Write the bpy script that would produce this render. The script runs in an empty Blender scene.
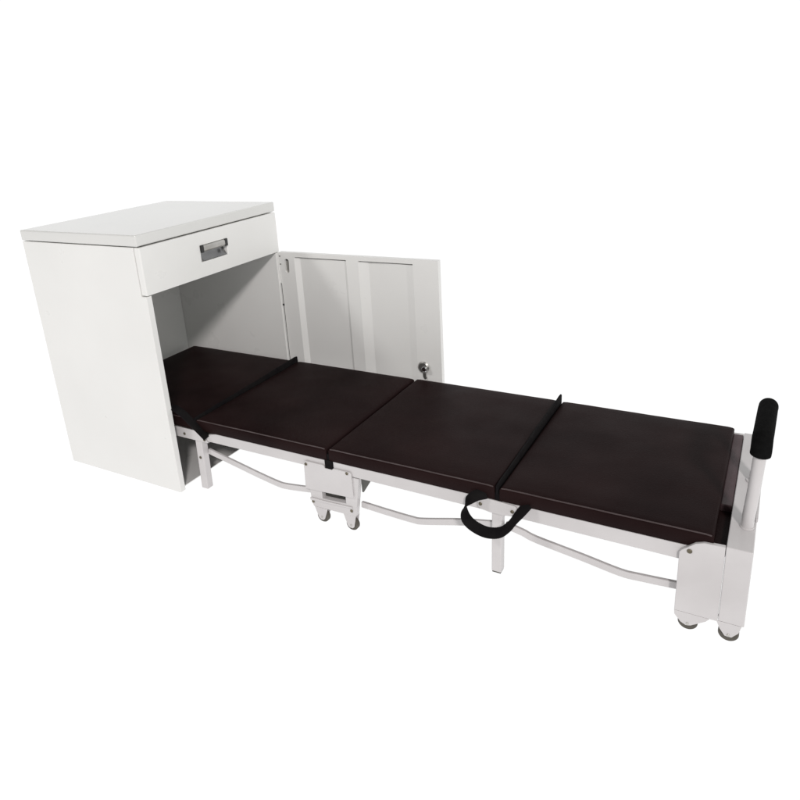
import bpy, bmesh, math, random
from mathutils import Vector, Matrix, noise

random.seed(4)
S = bpy.context.scene
col = S.collection

# ------------------------------------------------------------------ camera
cd = bpy.data.cameras.new("camera")
cam = bpy.data.objects.new("camera", cd)
col.objects.link(cam)
right = Vector((0.86227679, 0.50195942, -0.06719731))
down = Vector((0.10735015, -0.31083294, -0.94438278))
fwd = Vector((-0.49492897, 0.80710571, -0.32190945))
m = Matrix((right, -down, -fwd)).transposed().to_4x4()
m.translation = Vector((1.43607782, -1.21135865, 1.04030968))
cam.matrix_world = m
cd.sensor_width = 36.0
cd.lens = 689.7082 / 800 * 36.0
cd.shift_x = (400 - 372.1105) / 800
cd.shift_y = (338.7971 - 400) / 800
cd.clip_start = 0.05
cd.clip_end = 200
S.camera = cam

# ------------------------------------------------------------------ studio surroundings and lamps
W = bpy.data.worlds.new("World")
S.world = W
W.use_nodes = True
wb = W.node_tree.nodes["Background"]
wb.inputs[1].default_value = 1.0
# surrounding light: dim, with brightness added on the opening side to fill the cabinet
wn = W.node_tree
wtc = wn.nodes.new('ShaderNodeTexCoord')
wsx = wn.nodes.new('ShaderNodeSeparateXYZ')
wn.links.new(wtc.outputs['Generated'], wsx.inputs[0])
wmr = wn.nodes.new('ShaderNodeMapRange')
wmr.interpolation_type = 'SMOOTHSTEP'
wmr.inputs[1].default_value = -0.1
wmr.inputs[2].default_value = 0.95
wn.links.new(wsx.outputs[0], wmr.inputs[0])
wmx = wn.nodes.new('ShaderNodeMix')
wmx.data_type = 'RGBA'
wmx.inputs[6].default_value = (0.12, 0.123, 0.123, 1)
wmx.inputs[7].default_value = (0.74, 0.76, 0.74, 1)
wn.links.new(wmr.outputs[0], wmx.inputs[0])
wn.links.new(wmx.outputs[2], wb.inputs[0])
S.view_settings.view_transform = 'Standard'
S.view_settings.look = 'None'
S.view_settings.exposure = 0.0
S.view_settings.gamma = 1.0


def area_lamp(name, towards, dist, size, power, colour, aim=(0.3, 0.3, 0.4)):
    ld = bpy.data.lights.new(name, 'AREA')
    ld.shape = 'DISK'
    ld.size = size
    ld.energy = power
    ld.color = colour
    o = bpy.data.objects.new(name, ld)
    d = Vector(towards).normalized()
    o.location = Vector(aim) + d * dist
    o.rotation_euler = d.to_track_quat('Z', 'Y').to_euler()
    col.objects.link(o)
    return o


area_lamp("front_lamp", (1.0, -1.28, 0.90), 8.0, 0.75, 290, (1.0, 0.955, 0.94), aim=(0, 0.5, 0.45))
area_lamp("side_lamp", (-1.0, -1.28, 1.32), 6.0, 0.78, 88, (1.0, 0.995, 0.975), aim=(0.2, 0.5, 0.45))

# ------------------------------------------------------------------ materials


def new_mat(name):
    mt = bpy.data.materials.new(name)
    mt.use_nodes = True
    nt = mt.node_tree
    return mt, nt, nt.nodes["Principled BSDF"]


def rgb(c):
    return (c[0], c[1], c[2], 1)


def surface(name, c1, c2, rough, spec=0.5, metal=0.0, scale=4.0, bump=0.0, bscale=300.0, detail=4.0, rvar=0.08,
            voro=False, coat=0.0, lump=0.0, lscale=8.0):
    mt, nt, p = new_mat(name)
    tc = nt.nodes.new('ShaderNodeTexCoord')
    n = nt.nodes.new('ShaderNodeTexNoise')
    n.inputs['Scale'].default_value = scale
    n.inputs['Detail'].default_value = detail
    nt.links.new(tc.outputs['Object'], n.inputs['Vector'])
    mx = nt.nodes.new('ShaderNodeMix')
    mx.data_type = 'RGBA'
    mx.inputs[6].default_value = rgb(c1)
    mx.inputs[7].default_value = rgb(c2)
    mr = nt.nodes.new('ShaderNodeMapRange')
    mr.inputs[1].default_value = 0.3
    mr.inputs[2].default_value = 0.7
    nt.links.new(n.outputs[0], mr.inputs[0])
    nt.links.new(mr.outputs[0], mx.inputs[0])
    nt.links.new(mx.outputs[2], p.inputs['Base Color'])
    rr = nt.nodes.new('ShaderNodeMapRange')
    rr.inputs[3].default_value = rough - rvar
    rr.inputs[4].default_value = rough + rvar
    n2 = nt.nodes.new('ShaderNodeTexNoise')
    n2.inputs['Scale'].default_value = scale * 2.7
    n2.inputs['Detail'].default_value = 6
    nt.links.new(tc.outputs['Object'], n2.inputs['Vector'])
    nt.links.new(n2.outputs[0], rr.inputs[0])
    nt.links.new(rr.outputs[0], p.inputs['Roughness'])
    p.inputs['Specular IOR Level'].default_value = spec
    p.inputs['Metallic'].default_value = metal
    p.inputs['Coat Weight'].default_value = coat
    prev = None
    if lump > 0:
        ln = nt.nodes.new('ShaderNodeTexNoise')
        ln.inputs['Scale'].default_value = lscale
        ln.inputs['Detail'].default_value = 1.5
        nt.links.new(tc.outputs['Object'], ln.inputs['Vector'])
        lb = nt.nodes.new('ShaderNodeBump')
        lb.inputs['Strength'].default_value = 1.0
        lb.inputs['Distance'].default_value = lump
        nt.links.new(ln.outputs[0], lb.inputs['Height'])
        nt.links.new(lb.outputs[0], p.inputs['Normal'])
        prev = lb
    if bump > 0:
        if voro:
            b = nt.nodes.new('ShaderNodeTexVoronoi')
            b.inputs['Scale'].default_value = bscale
        else:
            b = nt.nodes.new('ShaderNodeTexNoise')
            b.inputs['Scale'].default_value = bscale
            b.inputs['Detail'].default_value = 2
        nt.links.new(tc.outputs['Object'], b.inputs['Vector'])
        bp = nt.nodes.new('ShaderNodeBump')
        bp.inputs['Strength'].default_value = 1.0
        bp.inputs['Distance'].default_value = bump
        nt.links.new(b.outputs[0], bp.inputs['Height'])
        if prev:
            nt.links.new(prev.outputs[0], bp.inputs['Normal'])
        nt.links.new(bp.outputs[0], p.inputs['Normal'])
    return mt


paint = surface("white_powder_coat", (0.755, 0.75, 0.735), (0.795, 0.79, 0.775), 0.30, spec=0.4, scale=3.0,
                bump=0.00004, bscale=420, lump=0.0008, lscale=4)
gloss_paint = surface("glossy_white_top", (0.66, 0.66, 0.645), (0.69, 0.685, 0.67), 0.12, spec=0.5, scale=3.0, rvar=0.03,
                      bump=0.00002, bscale=380, lump=0.0015, lscale=2.5)
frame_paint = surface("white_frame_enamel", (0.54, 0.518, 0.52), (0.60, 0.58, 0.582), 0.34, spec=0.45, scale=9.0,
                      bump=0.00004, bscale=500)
vinyl = surface("dark_brown_vinyl", (0.0110, 0.0054, 0.0056), (0.0200, 0.0102, 0.0102), 0.44, spec=0.025, scale=4.5,
                bump=0.00022, bscale=330, voro=True, lump=0.004, lscale=5)
vinyl_end = surface("brown_vinyl_lip", (0.058, 0.034, 0.038), (0.075, 0.046, 0.050), 0.5, spec=0.25, scale=12.0,
                    bump=0.0002, bscale=330, voro=True, lump=0.002, lscale=12)
vinyl_highlight = surface("vinyl_highlight", (0.045, 0.030, 0.030), (0.07, 0.050, 0.050), 0.4, spec=0.4, scale=14.0)  # paler colour standing in for the highlight on rounded section edges
webbing = surface("black_webbing", (0.006, 0.005, 0.006), (0.010, 0.009, 0.009), 0.8, spec=0.08, scale=40,
                  bump=0.0003, bscale=700)
foam = surface("black_foam", (0.004, 0.004, 0.004), (0.007, 0.007, 0.007), 0.95, spec=0.04, scale=80, bump=0.0006,
               bscale=420)
chrome = surface("chrome", (0.62, 0.62, 0.63), (0.7, 0.7, 0.7), 0.14, metal=1.0, scale=30, rvar=0.04)
satin = surface("satin_aluminium", (0.42, 0.41, 0.39), (0.5, 0.49, 0.47), 0.35, metal=0.9, scale=30)
dark_gloss = surface("polished_grey_steel", (0.16, 0.16, 0.165), (0.2, 0.2, 0.2), 0.2, metal=1.0, scale=30, rvar=0.04)
black_plastic = surface("black_plastic", (0.012, 0.012, 0.012), (0.02, 0.02, 0.02), 0.4, scale=30)
rubber = surface("grey_rubber", (0.07, 0.065, 0.055), (0.11, 0.10, 0.085), 0.6, scale=50, spec=0.3)
dark_steel = surface("dark_steel", (0.09, 0.09, 0.085), (0.14, 0.135, 0.125), 0.45, metal=0.5, scale=25)
screw = surface("bronze_screw", (0.10, 0.085, 0.06), (0.16, 0.14, 0.10), 0.4, metal=0.7, scale=60)
hub_mat = surface("grey_hub", (0.42, 0.41, 0.38), (0.52, 0.51, 0.48), 0.4, metal=0.3, scale=60)

bd, nt, p = new_mat("glowing_white_sweep")
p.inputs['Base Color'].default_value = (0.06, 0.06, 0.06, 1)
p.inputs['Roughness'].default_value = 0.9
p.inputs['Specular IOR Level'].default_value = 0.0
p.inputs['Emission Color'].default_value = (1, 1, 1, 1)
p.inputs['Emission Strength'].default_value = 1.0  # glow added to keep the floor white and free of shadows

# ------------------------------------------------------------------ mesh helpers


def empty(name, loc, label, cat):
    o = bpy.data.objects.new(name, None)
    o.location = loc
    o['label'] = label
    o['category'] = cat
    o.empty_display_size = 0.05
    col.objects.link(o)
    return o


def obj(name, bm, mt, parent=None, bevel=0.0, seg=2, smooth=False, angle=35):
    bmesh.ops.recalc_face_normals(bm, faces=bm.faces)
    me = bpy.data.meshes.new(name)
    bm.to_mesh(me)
    bm.free()
    me.materials.append(mt)
    o = bpy.data.objects.new(name, me)
    col.objects.link(o)
    if parent is not None:
        o.parent = parent
        top = parent
        while top.parent:
            top = top.parent
        # geometry is written in world coordinates, so undo the thing's own offset once
        o.matrix_parent_inverse = Matrix.Translation(-top.location)
        if parent is not top:
            o.matrix_parent_inverse = Matrix.Identity(4)
    if bevel > 0:
        b = o.modifiers.new("bevel", 'BEVEL')
        b.width = bevel
        b.segments = seg
        b.limit_method = 'ANGLE'
        b.angle_limit = math.radians(angle)
        b.harden_normals = True
    if smooth or bevel > 0:
        for f in me.polygons:
            f.use_smooth = True
        if not bevel:
            me.set_sharp_from_angle(angle=math.radians(angle))
    return o


def box(bm, x0, x1, y0, y1, z0, z1):
    vs = [bm.verts.new((x, y, z)) for x in (x0, x1) for y in (y0, y1) for z in (z0, z1)]
    for q in ((0, 1, 3, 2), (4, 6, 7, 5), (0, 4, 5, 1), (2, 3, 7, 6), (0, 2, 6, 4), (1, 5, 7, 3)):
        bm.faces.new([vs[i] for i in q])
    return vs


def bx(*a):
    bm = bmesh.new()
    box(bm, *a)
    return bm


def prism(bm, pts, a0, a1, axis='y'):
    """polygon pts extruded from a0 to a1 along the axis; pts are (x,z) for y, (x,y) for z, (y,z) for x"""
    def mk(p_, a):
        if axis == 'y':
            return (p_[0], a, p_[1])
        if axis == 'z':
            return (p_[0], p_[1], a)
        return (a, p_[0], p_[1])
    A = [bm.verts.new(mk(q, a0)) for q in pts]
    B = [bm.verts.new(mk(q, a1)) for q in pts]
    bm.faces.new(A)
    bm.faces.new(B[::-1])
    n = len(pts)
    for i in range(n):
        bm.faces.new((A[i], B[i], B[(i + 1) % n], A[(i + 1) % n]))
    return bm


def smooth_path(pts, n=6):
    pts = [Vector(q) for q in pts]
    out = []
    P_ = [pts[0] * 2 - pts[1]] + pts + [pts[-1] * 2 - pts[-2]]
    for i in range(1, len(P_) - 2):
        a, b, c, d = P_[i - 1:i + 3]
        for k in range(n):
            t = k / n
            out.append(0.5 * ((2 * b) + (c - a) * t + (2 * a - 5 * b + 4 * c - d) * t * t + (3 * b - a - 3 * c + d) * t ** 3))
    out.append(pts[-1])
    return out


def sweep(bm, path, prof, side=None, closed_ends=True):
    """prof: list of (u,v); u along the side vector, v along the normal"""
    path = [Vector(q) for q in path]
    rings = []
    ref = Vector(side).normalized() if side is not None else None
    for i, q in enumerate(path):
        t = (path[min(i + 1, len(path) - 1)] - path[max(i - 1, 0)]).normalized()
        if ref is None:
            ref = Vector((0, 0, 1)) if abs(t.z) < 0.9 else Vector((0, 1, 0))
        s = (ref - t * ref.dot(t)).normalized()
        if side is None:
            ref = s
        nn = t.cross(s)
        rings.append([bm.verts.new(q + s * u + nn * v) for u, v in prof])
    k = len(prof)
    for a, b in zip(rings, rings[1:]):
        for j in range(k):
            bm.faces.new((a[j], a[(j + 1) % k], b[(j + 1) % k], b[j]))
    if closed_ends:
        bm.faces.new(rings[0][::-1])
        bm.faces.new(rings[-1])
    return bm


def circ(r, n=20):
    return [(r * math.cos(2 * math.pi * i / n), r * math.sin(2 * math.pi * i / n)) for i in range(n)]


def rect(w, h):
    return [(-w / 2, -h / 2), (w / 2, -h / 2), (w / 2, h / 2), (-w / 2, h / 2)]


def disc(bm, cx, cz, y0, y1, r, n=24, ch=0.0):
    """short cylinder along y with an optional chamfer at the y0 face"""
    rs = [(y0, max(r - ch, 1e-4)), (y0 + ch, r), (y1 - ch, r), (y1, max(r - ch, 1e-4))] if ch else [(y0, r), (y1, r)]
    rings = []
    for yy, rr in rs:
        rings.append([bm.verts.new((cx + rr * math.cos(2 * math.pi * i / n), yy, cz + rr * math.sin(2 * math.pi * i / n)))
                      for i in range(n)])
    for a, b in zip(rings, rings[1:]):
        for j in range(n):
            bm.faces.new((a[j], a[(j + 1) % n], b[(j + 1) % n], b[j]))
    bm.faces.new(rings[0][::-1])
    bm.faces.new(rings[-1])
    return bm


def cut(o, bmc):
    """cut the shape bmc out of object o for good (the cutter is removed)"""
    bmesh.ops.recalc_face_normals(bmc, faces=bmc.faces)
    me = bpy.data.meshes.new("t")
    bmc.to_mesh(me)
    bmc.free()
    c = bpy.data.objects.new("t", me)
    col.objects.link(c)
    c.matrix_world = Matrix.Identity(4)
    mods = [(k.width, k.segments, k.angle_limit) for k in o.modifiers]
    o.modifiers.clear()
    par = o.parent
    inv = o.matrix_parent_inverse.copy()
    o.parent = None
    o.matrix_world = Matrix.Identity(4)
    b = o.modifiers.new("b", 'BOOLEAN')
    b.object = c
    b.solver = 'EXACT'
    bpy.context.view_layer.update()
    ev = o.evaluated_get(bpy.context.evaluated_depsgraph_get())
    nm = bpy.data.meshes.new_from_object(ev)
    nm.name = o.name
    o.modifiers.clear()
    o.data = nm
    bpy.data.objects.remove(c)
    o.parent = par
    o.matrix_parent_inverse = inv
    for wdt, sg, al in mods:
        k = o.modifiers.new("bevel", 'BEVEL')
        k.width = wdt
        k.segments = sg
        k.limit_method = 'ANGLE'
        k.angle_limit = al
        k.harden_normals = True
    for f in nm.polygons:
        f.use_smooth = bool(mods)
    return o


# ------------------------------------------------------------------ setting: one seamless white sweep with an added glow
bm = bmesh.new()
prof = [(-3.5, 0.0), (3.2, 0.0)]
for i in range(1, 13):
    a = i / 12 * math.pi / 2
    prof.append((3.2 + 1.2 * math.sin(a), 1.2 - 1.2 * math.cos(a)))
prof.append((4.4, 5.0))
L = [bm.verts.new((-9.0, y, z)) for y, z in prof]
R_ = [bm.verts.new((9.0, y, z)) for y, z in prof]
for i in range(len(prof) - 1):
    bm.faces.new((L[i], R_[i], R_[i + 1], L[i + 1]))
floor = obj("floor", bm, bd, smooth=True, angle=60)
floor['kind'] = 'structure'

# ------------------------------------------------------------------ bedside cabinet
cab = empty("bedside_cabinet", (-0.244, 0.29, 0),
            "white metal bedside cabinet with one drawer and its door swung open",
            "cabinet")
CD, CW = -0.488, 0.58
side_poly = [(CD, 0.0), (0.0, 0.0), (0.0, 0.5945), (-0.0195, 0.5945), (-0.0195, 0.727), (CD, 0.727)]
bm = bmesh.new()
prism(bm, side_poly, 0.0, 0.0196)
obj("side_panel", bm, paint, cab, bevel=0.0018)
bm = bmesh.new()
prism(bm, side_poly, 0.5604, 0.58)
obj("side_panel", bm, paint, cab, bevel=0.0018)
obj("back_panel", bx(CD + 0.002, CD + 0.014, 0.0205, 0.5595, 0.0, 0.7265), paint, cab, bevel=0.001)
obj("bottom_light_block", bx(CD + 0.015, -0.012, 0.0205, 0.5595, 0.003, 0.006), paint, cab, bevel=0.001)  # added plate, keeps the floor glow out of the cabinet
obj("drawer_shelf", bx(CD + 0.015, -0.021, 0.0205, 0.5595, 0.590, 0.598), paint, cab, bevel=0.001)
obj("top_panel", bx(CD - 0.001, -0.001, -0.001, CW + 0.001, 0.7295, 0.760), gloss_paint, cab, bevel=0.004, seg=4)

dr = obj("drawer_front", bx(-0.0185, 0.002, 0.0025, CW - 0.0025, 0.5965, 0.7265), paint, cab, bevel=0.003, seg=3)
cut(dr, bx(-0.015, 0.02, 0.2215, 0.3325, 0.6405, 0.6885))
# recessed pull: liner, top grip bar with black ends
bm = bmesh.new()
y0, y1, z0, z1, xb = 0.2220, 0.3320, 0.6410, 0.6880, -0.0145
prism(bm, [(y0, z0), (y1, z0), (y1, z1), (y0, z1)], xb, xb + 0.001, 'x')
pull = obj("drawer_pull", bm, satin, dr)
bm = bmesh.new()
# curved scoop plate inside the recess
N = 8
ra = []
for i in range(N + 1):
    t = i / N
    ra.append((xb + 0.0015 + 0.013 * (1 - math.sin(t * math.pi / 2)), z0 + 0.001 + 0.026 * t))
va = [bm.verts.new((x, y0 + 0.008, z)) for x, z in ra]
vb = [bm.verts.new((x, y1 - 0.002, z)) for x, z in ra]
for i in range(N):
    bm.faces.new((va[i], vb[i], vb[i + 1], va[i + 1]))
obj("scoop", bm, dark_gloss, dr, smooth=True, angle=60)
bm = bmesh.new()
prism(bm, [(0.0035, 0.6685), (0.0065, 0.672), (0.0065, 0.684), (0.0035, 0.688), (-0.0035, 0.688), (-0.0035, 0.6685)],
      0.231, 0.3215)
obj("grip_bar", bm, satin, dr, bevel=0.001)
for a, b in ((0.2205, 0.2308), (0.3217, 0.3328)):
    obj("end_cap", bx(-0.004, 0.007, a, b, 0.6675, 0.6893), black_plastic, dr, bevel=0.0015)

# ---- door, swung open so that it stands square to the front; pressed steel pan seen from its inner side
DX0, DX1, DZ0, DZ1 = 0.0045, 0.586, 0.030, 0.5965
YF, YR, YB = 0.5690, 0.5790, 0.5860
xs = [(DX0, 0), (0.066, 0), (0.084, 1), (0.2600, 0.35), (0.2685, 0), (0.3126, 0), (0.345, 1), (0.480, 0.35), (0.504, 0), (DX1, 0)]
zs = [(DZ0, 0), (0.060, 0), (0.0615, 1), (0.5815, 1), (0.5825, 0), (DZ1, 0)]
bm = bmesh.new()
G = [[bm.verts.new((x, YF + (YR - YF) * a * b, z)) for z, b in zs] for x, a in xs]
Bk = [[bm.verts.new((x, YB, z)) for z, b in zs] for x, a in xs]
nx, nz = len(xs), len(zs)
for i in range(nx - 1):
    for j in range(nz - 1):
        bm.faces.new((G[i][j], G[i + 1][j], G[i + 1][j + 1], G[i][j + 1]))
        bm.faces.new((Bk[i][j], Bk[i][j + 1], Bk[i + 1][j + 1], Bk[i + 1][j]))
for i in range(nx - 1):
    for j in (0, nz - 1):
        bm.faces.new((G[i][j], G[i + 1][j], Bk[i + 1][j], Bk[i][j]))
for j in range(nz - 1):
    for i in (0, nx - 1):
        bm.faces.new((G[i][j], G[i][j + 1], Bk[i][j + 1], Bk[i][j]))
door = obj("door", bm, paint, cab)
# slotted hole in the hinge stile
slot = []
for i in range(12):
    a = math.pi * i / 11
    slot.append((0.0345 + 0.0085 * math.cos(a), 0.566 + 0.0085 * math.sin(a)))
for i in range(12):
    a = math.pi + math.pi * i / 11
    slot.append((0.0330 + 0.0085 * math.cos(a), 0.535 + 0.0085 * math.sin(a)))
bmc = bmesh.new()
prism(bmc, slot, 0.55, 0.578)
cut(door, bmc)
for sa, sb in ((0.0680, 0.2680), (0.3130, 0.5030)):
    cut(door, bx(sa, sb, 0.560, 0.5835, 0.5785, 0.5822))
obj("slot_shade_grey", bx(0.0240, 0.0435, 0.5765, 0.5778, 0.524, 0.567), satin, door)  # grey plate standing in for the shaded inside of the slot
obj("slot_shade_black", bx(0.0240, 0.0435, 0.5755, 0.5778, 0.5675, 0.577), black_plastic, door)  # black plate standing in for deeper shade at the slot's top
obj("gap_shade", bx(0.0002, 0.0043, 0.5720, 0.5750, 0.152, 0.488), black_plastic, door)  # dark strip standing in for shade in the gap beside the door
# hinges bridging the gap between post and door
for za, zb in ((0.490, 0.594), (0.050, 0.150)):
    hb = bmesh.new()
    box(hb, -0.0004, 0.0042, 0.5640, 0.5685, za, zb)
    hg = obj("hinge", hb, paint, door, bevel=0.001)
for zz in (0.583, 0.556):
    bm = bmesh.new()
    disc(bm, 0.0085, zz, 0.5675, 0.5692, 0.0022, 12)
    obj("hinge_screw", bm, dark_steel, door)
bm = bmesh.new()
disc(bm, 0.0022, 0.415, 0.5665, 0.5705, 0.0035, 12)
obj("hinge_pin", bm, black_plastic, door)
# cam lock
lx, lz = 0.5265, 0.2585
bm = bmesh.new()
disc(bm, lx, lz, 0.5600, 0.5685, 0.0195, 32, ch=0.004)
lock = obj("lock", bm, satin, door, smooth=True, angle=25)
bm = bmesh.new()
disc(bm, lx + 0.006, lz - 0.002, 0.5530, 0.5600, 0.0090, 20, ch=0.002)
obj("lock_nut", bm, chrome, lock, smooth=True, angle=20)
bm = bmesh.new()
prism(bm, [(lx - 0.004, lz - 0.010), (lx + 0.007, lz - 0.010), (lx + 0.006, lz - 0.030), (lx + 0.009, lz - 0.036),
           (lx + 0.003, lz - 0.040), (lx - 0.003, lz - 0.032)], 0.5640, 0.5680)
obj("lock_cam", bm, dark_steel, lock, bevel=0.0006)

# ------------------------------------------------------------------ folding bed
bed = empty("folding_bed", (0.5, 0.291, 0),
            "folding bed of dark brown vinyl sections on white wheels, pulled out of the cabinet",
            "folding bed")
YN, YFAR = 0.0445, 0.5385


def mattress(x0, x1, zt, sag=0.0, lift=0.0, seed=0):
    """thin padded section: rounded edges, softly uneven top"""
    bm = bmesh.new()
    zb = 0.1935
    nxs, nys = 30, 34
    r = 0.0065

    def edge(t, a, b):
        return a + (b - a) * t
    # parameter lists with extra rows for the rounded rim
    def rows(a, b, n):
        rim = [(0.0, -r), (r * 0.076, -r * 0.617), (r * 0.293, -r * 0.293), (r * 0.617, -r * 0.076), (r, 0.0)]
        L_ = [(a + o, d) for o, d in rim]
        L_ += [(a + r + (b - a - 2 * r) * i / n, 0.0) for i in range(1, n)]
        L_ += [(b - o, d) for o, d in rim[::-1]]
        return L_
    X = rows(x0, x1, nxs)
    Y = rows(YN, YFAR, nys)
    g = []
    for x, dx in X:
        rw = []
        for y, dy in Y:
            d = min(dx, dy)
            fx = min(x - x0, x1 - x) / 0.05
            fy = min(y - YN, YFAR - y) / 0.05
            f = min(1, max(0, fx)) * min(1, max(0, fy))
            puff = 0.0016 * f
            nz_ = noise.noise(Vector((x * 9 + seed, y * 9, seed * 3.1))) * 0.0011 * f
            nz_ += noise.noise(Vector((x * 26 + seed, y * 14, seed))) * 0.0004
            wob = 0.0005 * noise.noise(Vector((x * 14, y * 14, 7.0 + seed)))
            rw.append(bm.verts.new((x + wob, y + wob, zt + d + puff + nz_ + lift * (x - x0) / (x1 - x0))))
        g.append(rw)
    for i in range(len(X) - 1):
        for j in range(len(Y) - 1):
            bm.faces.new((g[i][j], g[i + 1][j], g[i + 1][j + 1], g[i][j + 1]))
    # sides
    loop = [g[i][0] for i in range(len(X))] + [g[-1][j] for j in range(1, len(Y))] + \
           [g[i][-1] for i in range(len(X) - 2, -1, -1)] + [g[0][j] for j in range(len(Y) - 2, 0, -1)]
    low = [bm.verts.new((v.co.x, v.co.y, zb + 0.002)) for v in loop]
    n = len(loop)
    for i in range(n):
        bm.faces.new((loop[i], loop[(i + 1) % n], low[(i + 1) % n], low[i]))
    cx, cy = (x0 + x1) / 2, (YN + YFAR) / 2
    low2 = [bm.verts.new((v.co.x + (0.003 if v.co.x < cx else -0.003), v.co.y + (0.003 if v.co.y < cy else -0.003), zb))
            for v in loop]
    for i in range(n):
        bm.faces.new((low[i], low[(i + 1) % n], low2[(i + 1) % n], low2[i]))
    bm.faces.new(low2)
    mat_ = obj("mattress_section", bm, vinyl, bed, smooth=True, angle=70)
    q = 0.0022
    for y_ in (YN + q, YFAR - q):
        pth = []
        for t_ in range(41):
            x_ = x0 + 0.004 + (x1 - x0 - 0.008) * t_ / 40
            pth.append((x_, y_, zt - 0.0011 - (0.0012 if t_ in (0, 40) else 0) + 0.0005 * noise.noise(Vector((x_ * 14, y_ * 14, 7.0 + seed)))))
        bm = bmesh.new()
        sweep(bm, pth, circ(0.0015, 8), side=(0, 0, 1))
        obj("edge_highlight", bm, vinyl_highlight, mat_, smooth=True, angle=80)  # thin strip that draws the edge highlight in colour
    return mat_


secs = [(-0.425, 0.050, 0.2265, 0.0), (0.0610, 0.5055, 0.2275, 0.0), (0.5135, 0.9535, 0.2290, 0.0),
        (0.9645, 1.3890, 0.2280, 0.0)]
for i, (a, b, z, l) in enumerate(secs):
    mattress(a, b, z, lift=l, seed=i * 5.3 + 1)

# hinge cloth between the sections, carried down as painted shade in the gaps
for a, b in ((0.046, 0.065), (0.502, 0.517), (0.950, 0.968)):
    obj("hinge_cloth_and_shade", bx(a, b, YN + 0.0015, YFAR - 0.002, 0.174, 0.2125), webbing, bed)

for y in (YN - 0.0005, YFAR - 0.0145):
    obj("notch_shade", bx(0.4990, 0.5208, y, y + 0.015, 0.1660, 0.1962), webbing, bed)  # dark block standing in for the shaded notch between rails

# lip of the board past the last section
obj("end_lip", bx(1.3875, 1.4105, 0.190, YFAR - 0.004, 0.190, 0.2135), vinyl_end, bed, bevel=0.003, seg=3)
obj("end_cloth", bx(1.3880, 1.4105, YN + 0.002, YFAR - 0.006, 0.186, 0.1985), vinyl, bed, bevel=0.001)


def ridge(xc, h0, h1, lean=0.0, over=0.003):
    """fold of the cover that stands up along a seam"""
    bm = bmesh.new()
    n = 40
    rings = []
    for i in range(n + 1):
        t = i / n
        y = YN - 0.001 + (YFAR - YN + over) * t
        h = h0 + (h1 - h0) * t ** 1.3 + 0.0010 * noise.noise(Vector((xc * 7, y * 16, 1)))
        if i == 0 or i == n:
            h -= 0.0015
        off = 0.0014 * noise.noise(Vector((xc * 3, y * 11, 4)))
        zt = 0.228 + h
        w = 0.0030
        base = 0.208
        sec = [(-w * 1.0, base), (-w * 0.95 + off, zt - 0.002), (-w * 0.5 + off + lean, zt), (w * 0.5 + off + lean, zt),
               (w * 0.95 + off, zt - 0.002), (w, base)]
        rings.append([bm.verts.new((xc + u, y, z)) for u, z in sec])
    for a, b in zip(rings, rings[1:]):
        for j in range(6):
            bm.faces.new((a[j], a[(j + 1) % 6], b[(j + 1) % 6], b[j]))
    bm.faces.new(rings[0][::-1])
    bm.faces.new(rings[-1])
    return obj("seam_strap", bm, webbing, bed, smooth=True, angle=50)


ridge(0.0555, 0.005, 0.017)
ridge(0.9590, 0.007, 0.021)


def ribbon(name, pts, wdir, w, t, parent, ts=0.0):
    bm = bmesh.new()
    path = smooth_path(pts, 6)
    pr = [(-w / 2, -t / 2), (-w / 2 + t * 0.4, -t * 0.65), (w / 2 - t * 0.4, -t * 0.65), (w / 2, -t / 2), (w / 2, t / 2),
          (w / 2 - t * 0.4, t * 0.65), (-w / 2 + t * 0.4, t * 0.65), (-w / 2, t / 2)]
    sweep(bm, path, pr, side=wdir)
    return obj(name, bm, webbing, parent, smooth=True, angle=60)


# carrying loop at the far hinge, and the loop that curls up by the cabinet
ribbon("strap_loop", [(0.9330, 0.046, 0.206), (0.9140, 0.034, 0.202), (0.8985, 0.022, 0.190), (0.8930, 0.016, 0.172),
                      (0.8990, 0.011, 0.153), (0.9180, 0.008, 0.140), (0.9480, 0.006, 0.134), (0.9770, 0.008, 0.140),
                      (0.9960, 0.014, 0.156), (1.0110, 0.026, 0.178), (1.0290, 0.046, 0.202)], (0, 0.80, 0.60), 0.0255,
       0.0024, bed)
ribbon("strap_loop", [(-0.060, 0.030, 0.232), (-0.030, 0.028, 0.253), (0.000, 0.028, 0.262), (0.028, 0.029, 0.250),
                      (0.055, 0.032, 0.226), (0.078, 0.036, 0.203), (0.100, 0.040, 0.180)], (0, 1, 0.15), 0.024, 0.0022,
       bed)

# ---- frame: everything on the near long side, then the same on the far side


def my(y, far):
    return 0.583 - y if far else y


def slab(name, poly, ya, yb, mt, far, parent, bevel=0.001, seg=2):
    a, b = my(ya, far), my(yb, far)
    bm = bmesh.new()
    prism(bm, poly, min(a, b), max(a, b))
    return obj(name, bm, mt, parent, bevel=bevel, seg=seg)


def bolt(x, z, y, far, parent, r=0.0042):
    a, b = my(y - 0.0022, far), my(y, far)
    bm = bmesh.new()
    disc(bm, x, z, min(a, b), max(a, b), r, 14, ch=0.0007)
    c = my(y - 0.0024, far)
    return obj("bolt", bm, screw, parent, smooth=True, angle=25)


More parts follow.
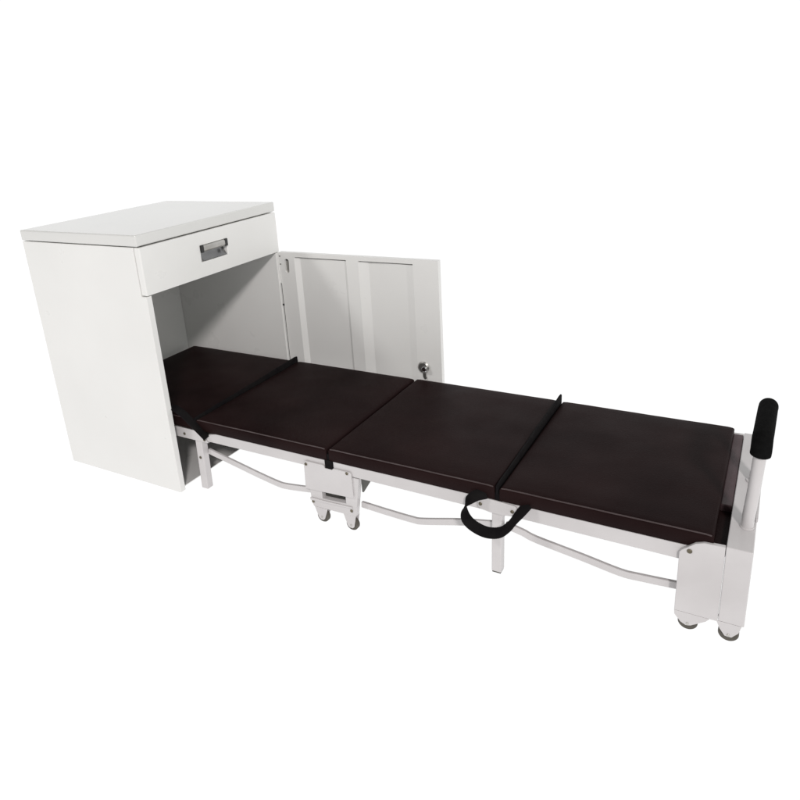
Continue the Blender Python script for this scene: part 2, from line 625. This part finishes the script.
def caster(cx, far, ywheel, r, fork_poly, yf, mat_=frame_paint, parent=bed):
    """fork with two cheeks; wheel is a sub-part"""
    bm = bmesh.new()
    for ya, yb in (yf, (ywheel + 0.0085, ywheel + 0.0105)):
        a, b = my(ya, far), my(yb, far)
        prism(bm, fork_poly, min(a, b), max(a, b))
    fk = obj("caster", bm, mat_, parent, bevel=0.0006)
    yc = my(ywheel, far)
    bm = bmesh.new()
    n = 32
    prof_ = [(-0.0070, r - 0.0045), (-0.0066, r - 0.0015), (-0.0045, r), (0.0045, r), (0.0066, r - 0.0015), (0.0070, r - 0.0045)]
    rings = [[bm.verts.new((cx + rr * math.cos(2 * math.pi * i / n), yc + u, r + rr * math.sin(2 * math.pi * i / n)))
              for i in range(n)] for u, rr in prof_]
    for a, b in zip(rings, rings[1:]):
        for j in range(n):
            bm.faces.new((a[j], a[(j + 1) % n], b[(j + 1) % n], b[j]))
    bm.faces.new(rings[0][::-1])
    bm.faces.new(rings[-1])
    obj("wheel", bm, rubber, fk, smooth=True, angle=40)
    bm = bmesh.new()
    disc(bm, cx, r, yc - 0.0082, yc + 0.0082, r * 0.42, 20, ch=0.001)
    obj("hub", bm, hub_mat, fk, smooth=True, angle=30)
    a = my(yf[0] - 0.0018, far)
    b = my(yf[0], far)
    bm = bmesh.new()
    disc(bm, cx, r, min(a, b), max(a, b), 0.0026, 12, ch=0.0005)
    obj("axle", bm, hub_mat, fk, smooth=True, angle=30)
    return fk


for far in (False, True):
    # long rails, one per section
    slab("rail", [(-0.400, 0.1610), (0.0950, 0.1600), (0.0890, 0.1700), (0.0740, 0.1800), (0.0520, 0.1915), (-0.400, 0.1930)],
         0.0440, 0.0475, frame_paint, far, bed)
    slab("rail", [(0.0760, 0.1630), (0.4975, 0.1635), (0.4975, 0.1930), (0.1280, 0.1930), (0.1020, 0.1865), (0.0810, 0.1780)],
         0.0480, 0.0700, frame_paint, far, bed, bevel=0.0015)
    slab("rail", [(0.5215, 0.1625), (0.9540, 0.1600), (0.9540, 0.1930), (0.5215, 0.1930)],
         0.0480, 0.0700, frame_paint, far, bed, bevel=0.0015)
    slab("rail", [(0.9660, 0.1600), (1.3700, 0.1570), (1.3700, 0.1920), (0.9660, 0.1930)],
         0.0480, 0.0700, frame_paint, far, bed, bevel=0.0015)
    # legs
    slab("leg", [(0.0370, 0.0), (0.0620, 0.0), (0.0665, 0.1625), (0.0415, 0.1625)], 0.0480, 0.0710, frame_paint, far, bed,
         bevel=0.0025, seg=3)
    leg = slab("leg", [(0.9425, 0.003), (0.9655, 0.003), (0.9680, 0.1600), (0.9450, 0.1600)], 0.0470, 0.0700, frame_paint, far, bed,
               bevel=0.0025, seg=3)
    slab("leg_foot", [(0.9437, 0.0), (0.9643, 0.0), (0.9643, 0.0028), (0.9437, 0.0028)], 0.0480, 0.0690, dark_steel, far, leg,
         bevel=0.0008)
    bolt(0.0080, 0.1740, 0.0440, far, bed)
    bolt(0.0840, 0.1690, 0.0440, far, bed)
    bolt(0.0530, 0.1040, 0.0480, far, bed)
    # T plate over the leg at the third hinge
    tp = slab("hinge_plate", [(0.9130, 0.1700), (0.9190, 0.1650), (0.9440, 0.1610), (0.9700, 0.1610), (1.0000, 0.1650),
                              (1.0035, 0.1690), (1.0035, 0.1880), (0.9990, 0.1915), (0.9200, 0.1960), (0.9130, 0.1920)],
              0.0425, 0.0468, frame_paint, far, bed)
    bolt(0.9205, 0.1780, 0.0425, far, tp)
    bolt(0.9945, 0.1770, 0.0425, far, tp)
    # middle hinge plate
    hp = slab("hinge_plate", [(0.4300, 0.1000), (0.4330, 0.0970), (0.5740, 0.1035), (0.5780, 0.1075), (0.5770, 0.1720),
                              (0.5740, 0.1760), (0.5240, 0.1760), (0.5200, 0.1720), (0.4985, 0.1720), (0.4955, 0.1795), (0.4375, 0.1795), (0.4330, 0.1760)],
              0.0425, 0.0468, frame_paint, far, bed)
    bolt(0.4400, 0.1715, 0.0425, far, hp)
    bolt(0.5655, 0.1725, 0.0425, far, hp)
    # caster carriage below it: two legs joined by a bar
    br = slab("caster_bracket", [(0.4380, 0.1600), (0.4420, 0.0560), (0.4480, 0.0450), (0.5780, 0.0470), (0.5800, 0.0560),
                                 (0.5960, 0.1600), (0.5800, 0.1600), (0.5500, 0.1600)], 0.0475, 0.0640, frame_paint, far, bed,
              bevel=0.0012)
    bmc = bmesh.new()
    ca, cb = my(0.03, far), my(0.09, far)
    prism(bmc, [(0.4780, 0.0750), (0.5510, 0.0790), (0.5510, 0.1500), (0.4780, 0.1500)], min(ca, cb), max(ca, cb))
    cut(br, bmc)
    slab("bracket_bar", [(0.4400, 0.0640), (0.5700, 0.0700), (0.5700, 0.0745), (0.4760, 0.0715), (0.4400, 0.0720)],
         0.0440, 0.0473, frame_paint, far, bed, bevel=0.001)
    bolt(0.4475, 0.0600, 0.0473, far, br)
    bolt(0.5670, 0.0620, 0.0473, far, br)
    slab("gusset", [(0.5975, 0.1200), (0.6020, 0.1200), (0.6280, 0.1620), (0.5975, 0.1620)], 0.0560, 0.0585, dark_steel, far,
         bed, bevel=0.0006)
    slab("lever_shade_plate", [(0.4700, 0.0700), (0.5150, 0.0640), (0.5230, 0.0710), (0.5560, 0.0740), (0.5560, 0.1100), (0.4700, 0.1100)],
         0.0680, 0.0740, dark_steel, far, bed, bevel=0.001)  # dark plate for lever parts, spread to shade the bracket window
    caster(0.4700, far, 0.0580, 0.0175,
           [(0.4495, 0.0448), (0.4600, 0.0140), (0.4660, 0.0090), (0.4740, 0.0090), (0.4790, 0.0140), (0.4900, 0.0448)],
           (0.0478, 0.0495))
    caster(0.5610, far, 0.0580, 0.0175,
           [(0.5400, 0.0468), (0.5500, 0.0140), (0.5560, 0.0090), (0.5650, 0.0090), (0.5700, 0.0140), (0.5770, 0.0468)],
           (0.0478, 0.0495))
    # bent stretcher bars
    def bar(pts):
        path = smooth_path([(x, my(0.0700, far), z) for x, z in pts], 5)
        bm_ = bmesh.new()
        sweep(bm_, path, rect(0.0165, 0.0080), side=(0, 0, 1))
        obj("stretcher", bm_, frame_paint, bed, bevel=0.0015)
    bar([(0.0680, 0.1180), (0.1500, 0.1010), (0.2500, 0.0800), (0.3150, 0.0685), (0.3400, 0.0675), (0.3800, 0.0715), (0.4380, 0.0790)])
    bar([(0.5850, 0.0740), (0.6600, 0.0700), (0.7300, 0.0680), (0.7600, 0.0710), (0.8600, 0.0970), (0.9420, 0.1140)])
    bar([(0.9690, 0.1200), (1.0100, 0.1110), (1.0400, 0.1020), (1.1400, 0.0870), (1.2200, 0.0740), (1.2600, 0.0745), (1.3400, 0.0800)])
    # end side plate with its two casters
    sp = slab("side_plate", [(1.3320, 0.0430), (1.3900, 0.0430), (1.4100, 0.0430), (1.4100, 0.2130), (1.3740, 0.2115),
                             (1.3590, 0.2060), (1.3450, 0.1935), (1.3360, 0.1860), (1.3320, 0.1800)], 0.0385, 0.0475,
              frame_paint, far, bed, bevel=0.0014, seg=3)
    bolt(1.3500, 0.1870, 0.0385, far, sp, r=0.0048)
    caster(1.3580, far, 0.0500, 0.0185,
           [(1.3320, 0.0423), (1.3330, 0.0330), (1.3450, 0.0180), (1.3550, 0.0130), (1.3640, 0.0150), (1.3900, 0.0340), (1.3960, 0.0423)],
           (0.0392, 0.0410))
    caster(1.4310, far, 0.0500, 0.0185,
           [(1.4080, 0.0448), (1.4150, 0.0280), (1.4250, 0.0140), (1.4370, 0.0140), (1.4480, 0.0280), (1.4520, 0.0448)],
           (0.0392, 0.0410))

# cross members
for x0, x1 in ((0.0420, 0.0660), (0.5330, 0.5490), (0.9450, 0.9670)):
    obj("cross_bar", bx(x0, x1, 0.0715, 0.5115, 0.1400, 0.1620), frame_paint, bed, bevel=0.0015)

# end frame: boxed channel across the foot end, with the push handle on top
obj("end_frame", bx(1.4108, 1.4560, 0.0380, 0.5450, 0.0455, 0.2150), frame_paint, bed, bevel=0.0022, seg=3)
obj("end_flange", bx(1.4530, 1.4575, 0.1450, 0.5440, 0.2153, 0.2230), frame_paint, bed, bevel=0.001)
hx, zt = 1.4400, 0.4000
ya, yb, rb = 0.1220, 0.3080, 0.018
path = [(hx, ya, 0.2120), (hx + 0.0005, ya, 0.2400), (hx + 0.004, ya, 0.300), (hx + 0.0065, ya, 0.365)]
path += [(hx + 0.0075, ya + rb - rb * math.cos(a), zt - rb + rb * math.sin(a)) for a in [i / 8 * math.pi / 2 for i in range(9)]]
path += [(hx + 0.0078 + (y - 0.14) * 0.025, y, zt) for y in (0.17, 0.21, 0.26)]
path += [(hx + 0.0120, yb - rb + rb * math.sin(a), zt - rb + rb * math.cos(a)) for a in [i / 8 * math.pi / 2 for i in range(9)]]
path += [(hx + 0.010, yb, 0.300), (hx + 0.003, yb, 0.2120)]
bm = bmesh.new()
sweep(bm, path, circ(0.0112, 24), side=(1, 0, 0))
hd = obj("handle", bm, frame_paint, bed, smooth=True, angle=60)
bm = bmesh.new()
gp = [(hx + 0.0069, ya, zt - rb * 1.5)] + \
     [(hx + 0.0075, ya + rb - rb * math.cos(a), zt - rb + rb * math.sin(a)) for a in [i / 6 * math.pi / 2 for i in range(7)]] + \
     [(hx + 0.0078 + (y - 0.14) * 0.025, y, zt) for y in (0.165, 0.19, 0.22, 0.25, 0.28)] + \
     [(hx + 0.0120, yb - rb + rb * math.sin(a), zt - rb + rb * math.cos(a)) for a in [i / 6 * math.pi / 2 for i in range(6)]]
sweep(bm, gp, circ(0.0180, 28), side=(1, 0, 0))
obj("handle_grip", bm, foam, hd, bevel=0.004, seg=3, angle=50)
for y in (ya, yb):
    bm = bmesh.new()
    n = 24
    r0 = [bm.verts.new((hx + 0.0130 * math.cos(2 * math.pi * i / n), y + 0.0130 * math.sin(2 * math.pi * i / n), 0.2152)) for i in range(n)]
    r1 = [bm.verts.new((hx + 0.0122 * math.cos(2 * math.pi * i / n), y + 0.0122 * math.sin(2 * math.pi * i / n), 0.2180)) for i in range(n)]
    for j in range(n):
        bm.faces.new((r0[j], r0[(j + 1) % n], r1[(j + 1) % n], r1[j]))
    bm.faces.new(r1)
    obj("collar", bm, frame_paint, hd, smooth=True, angle=30)
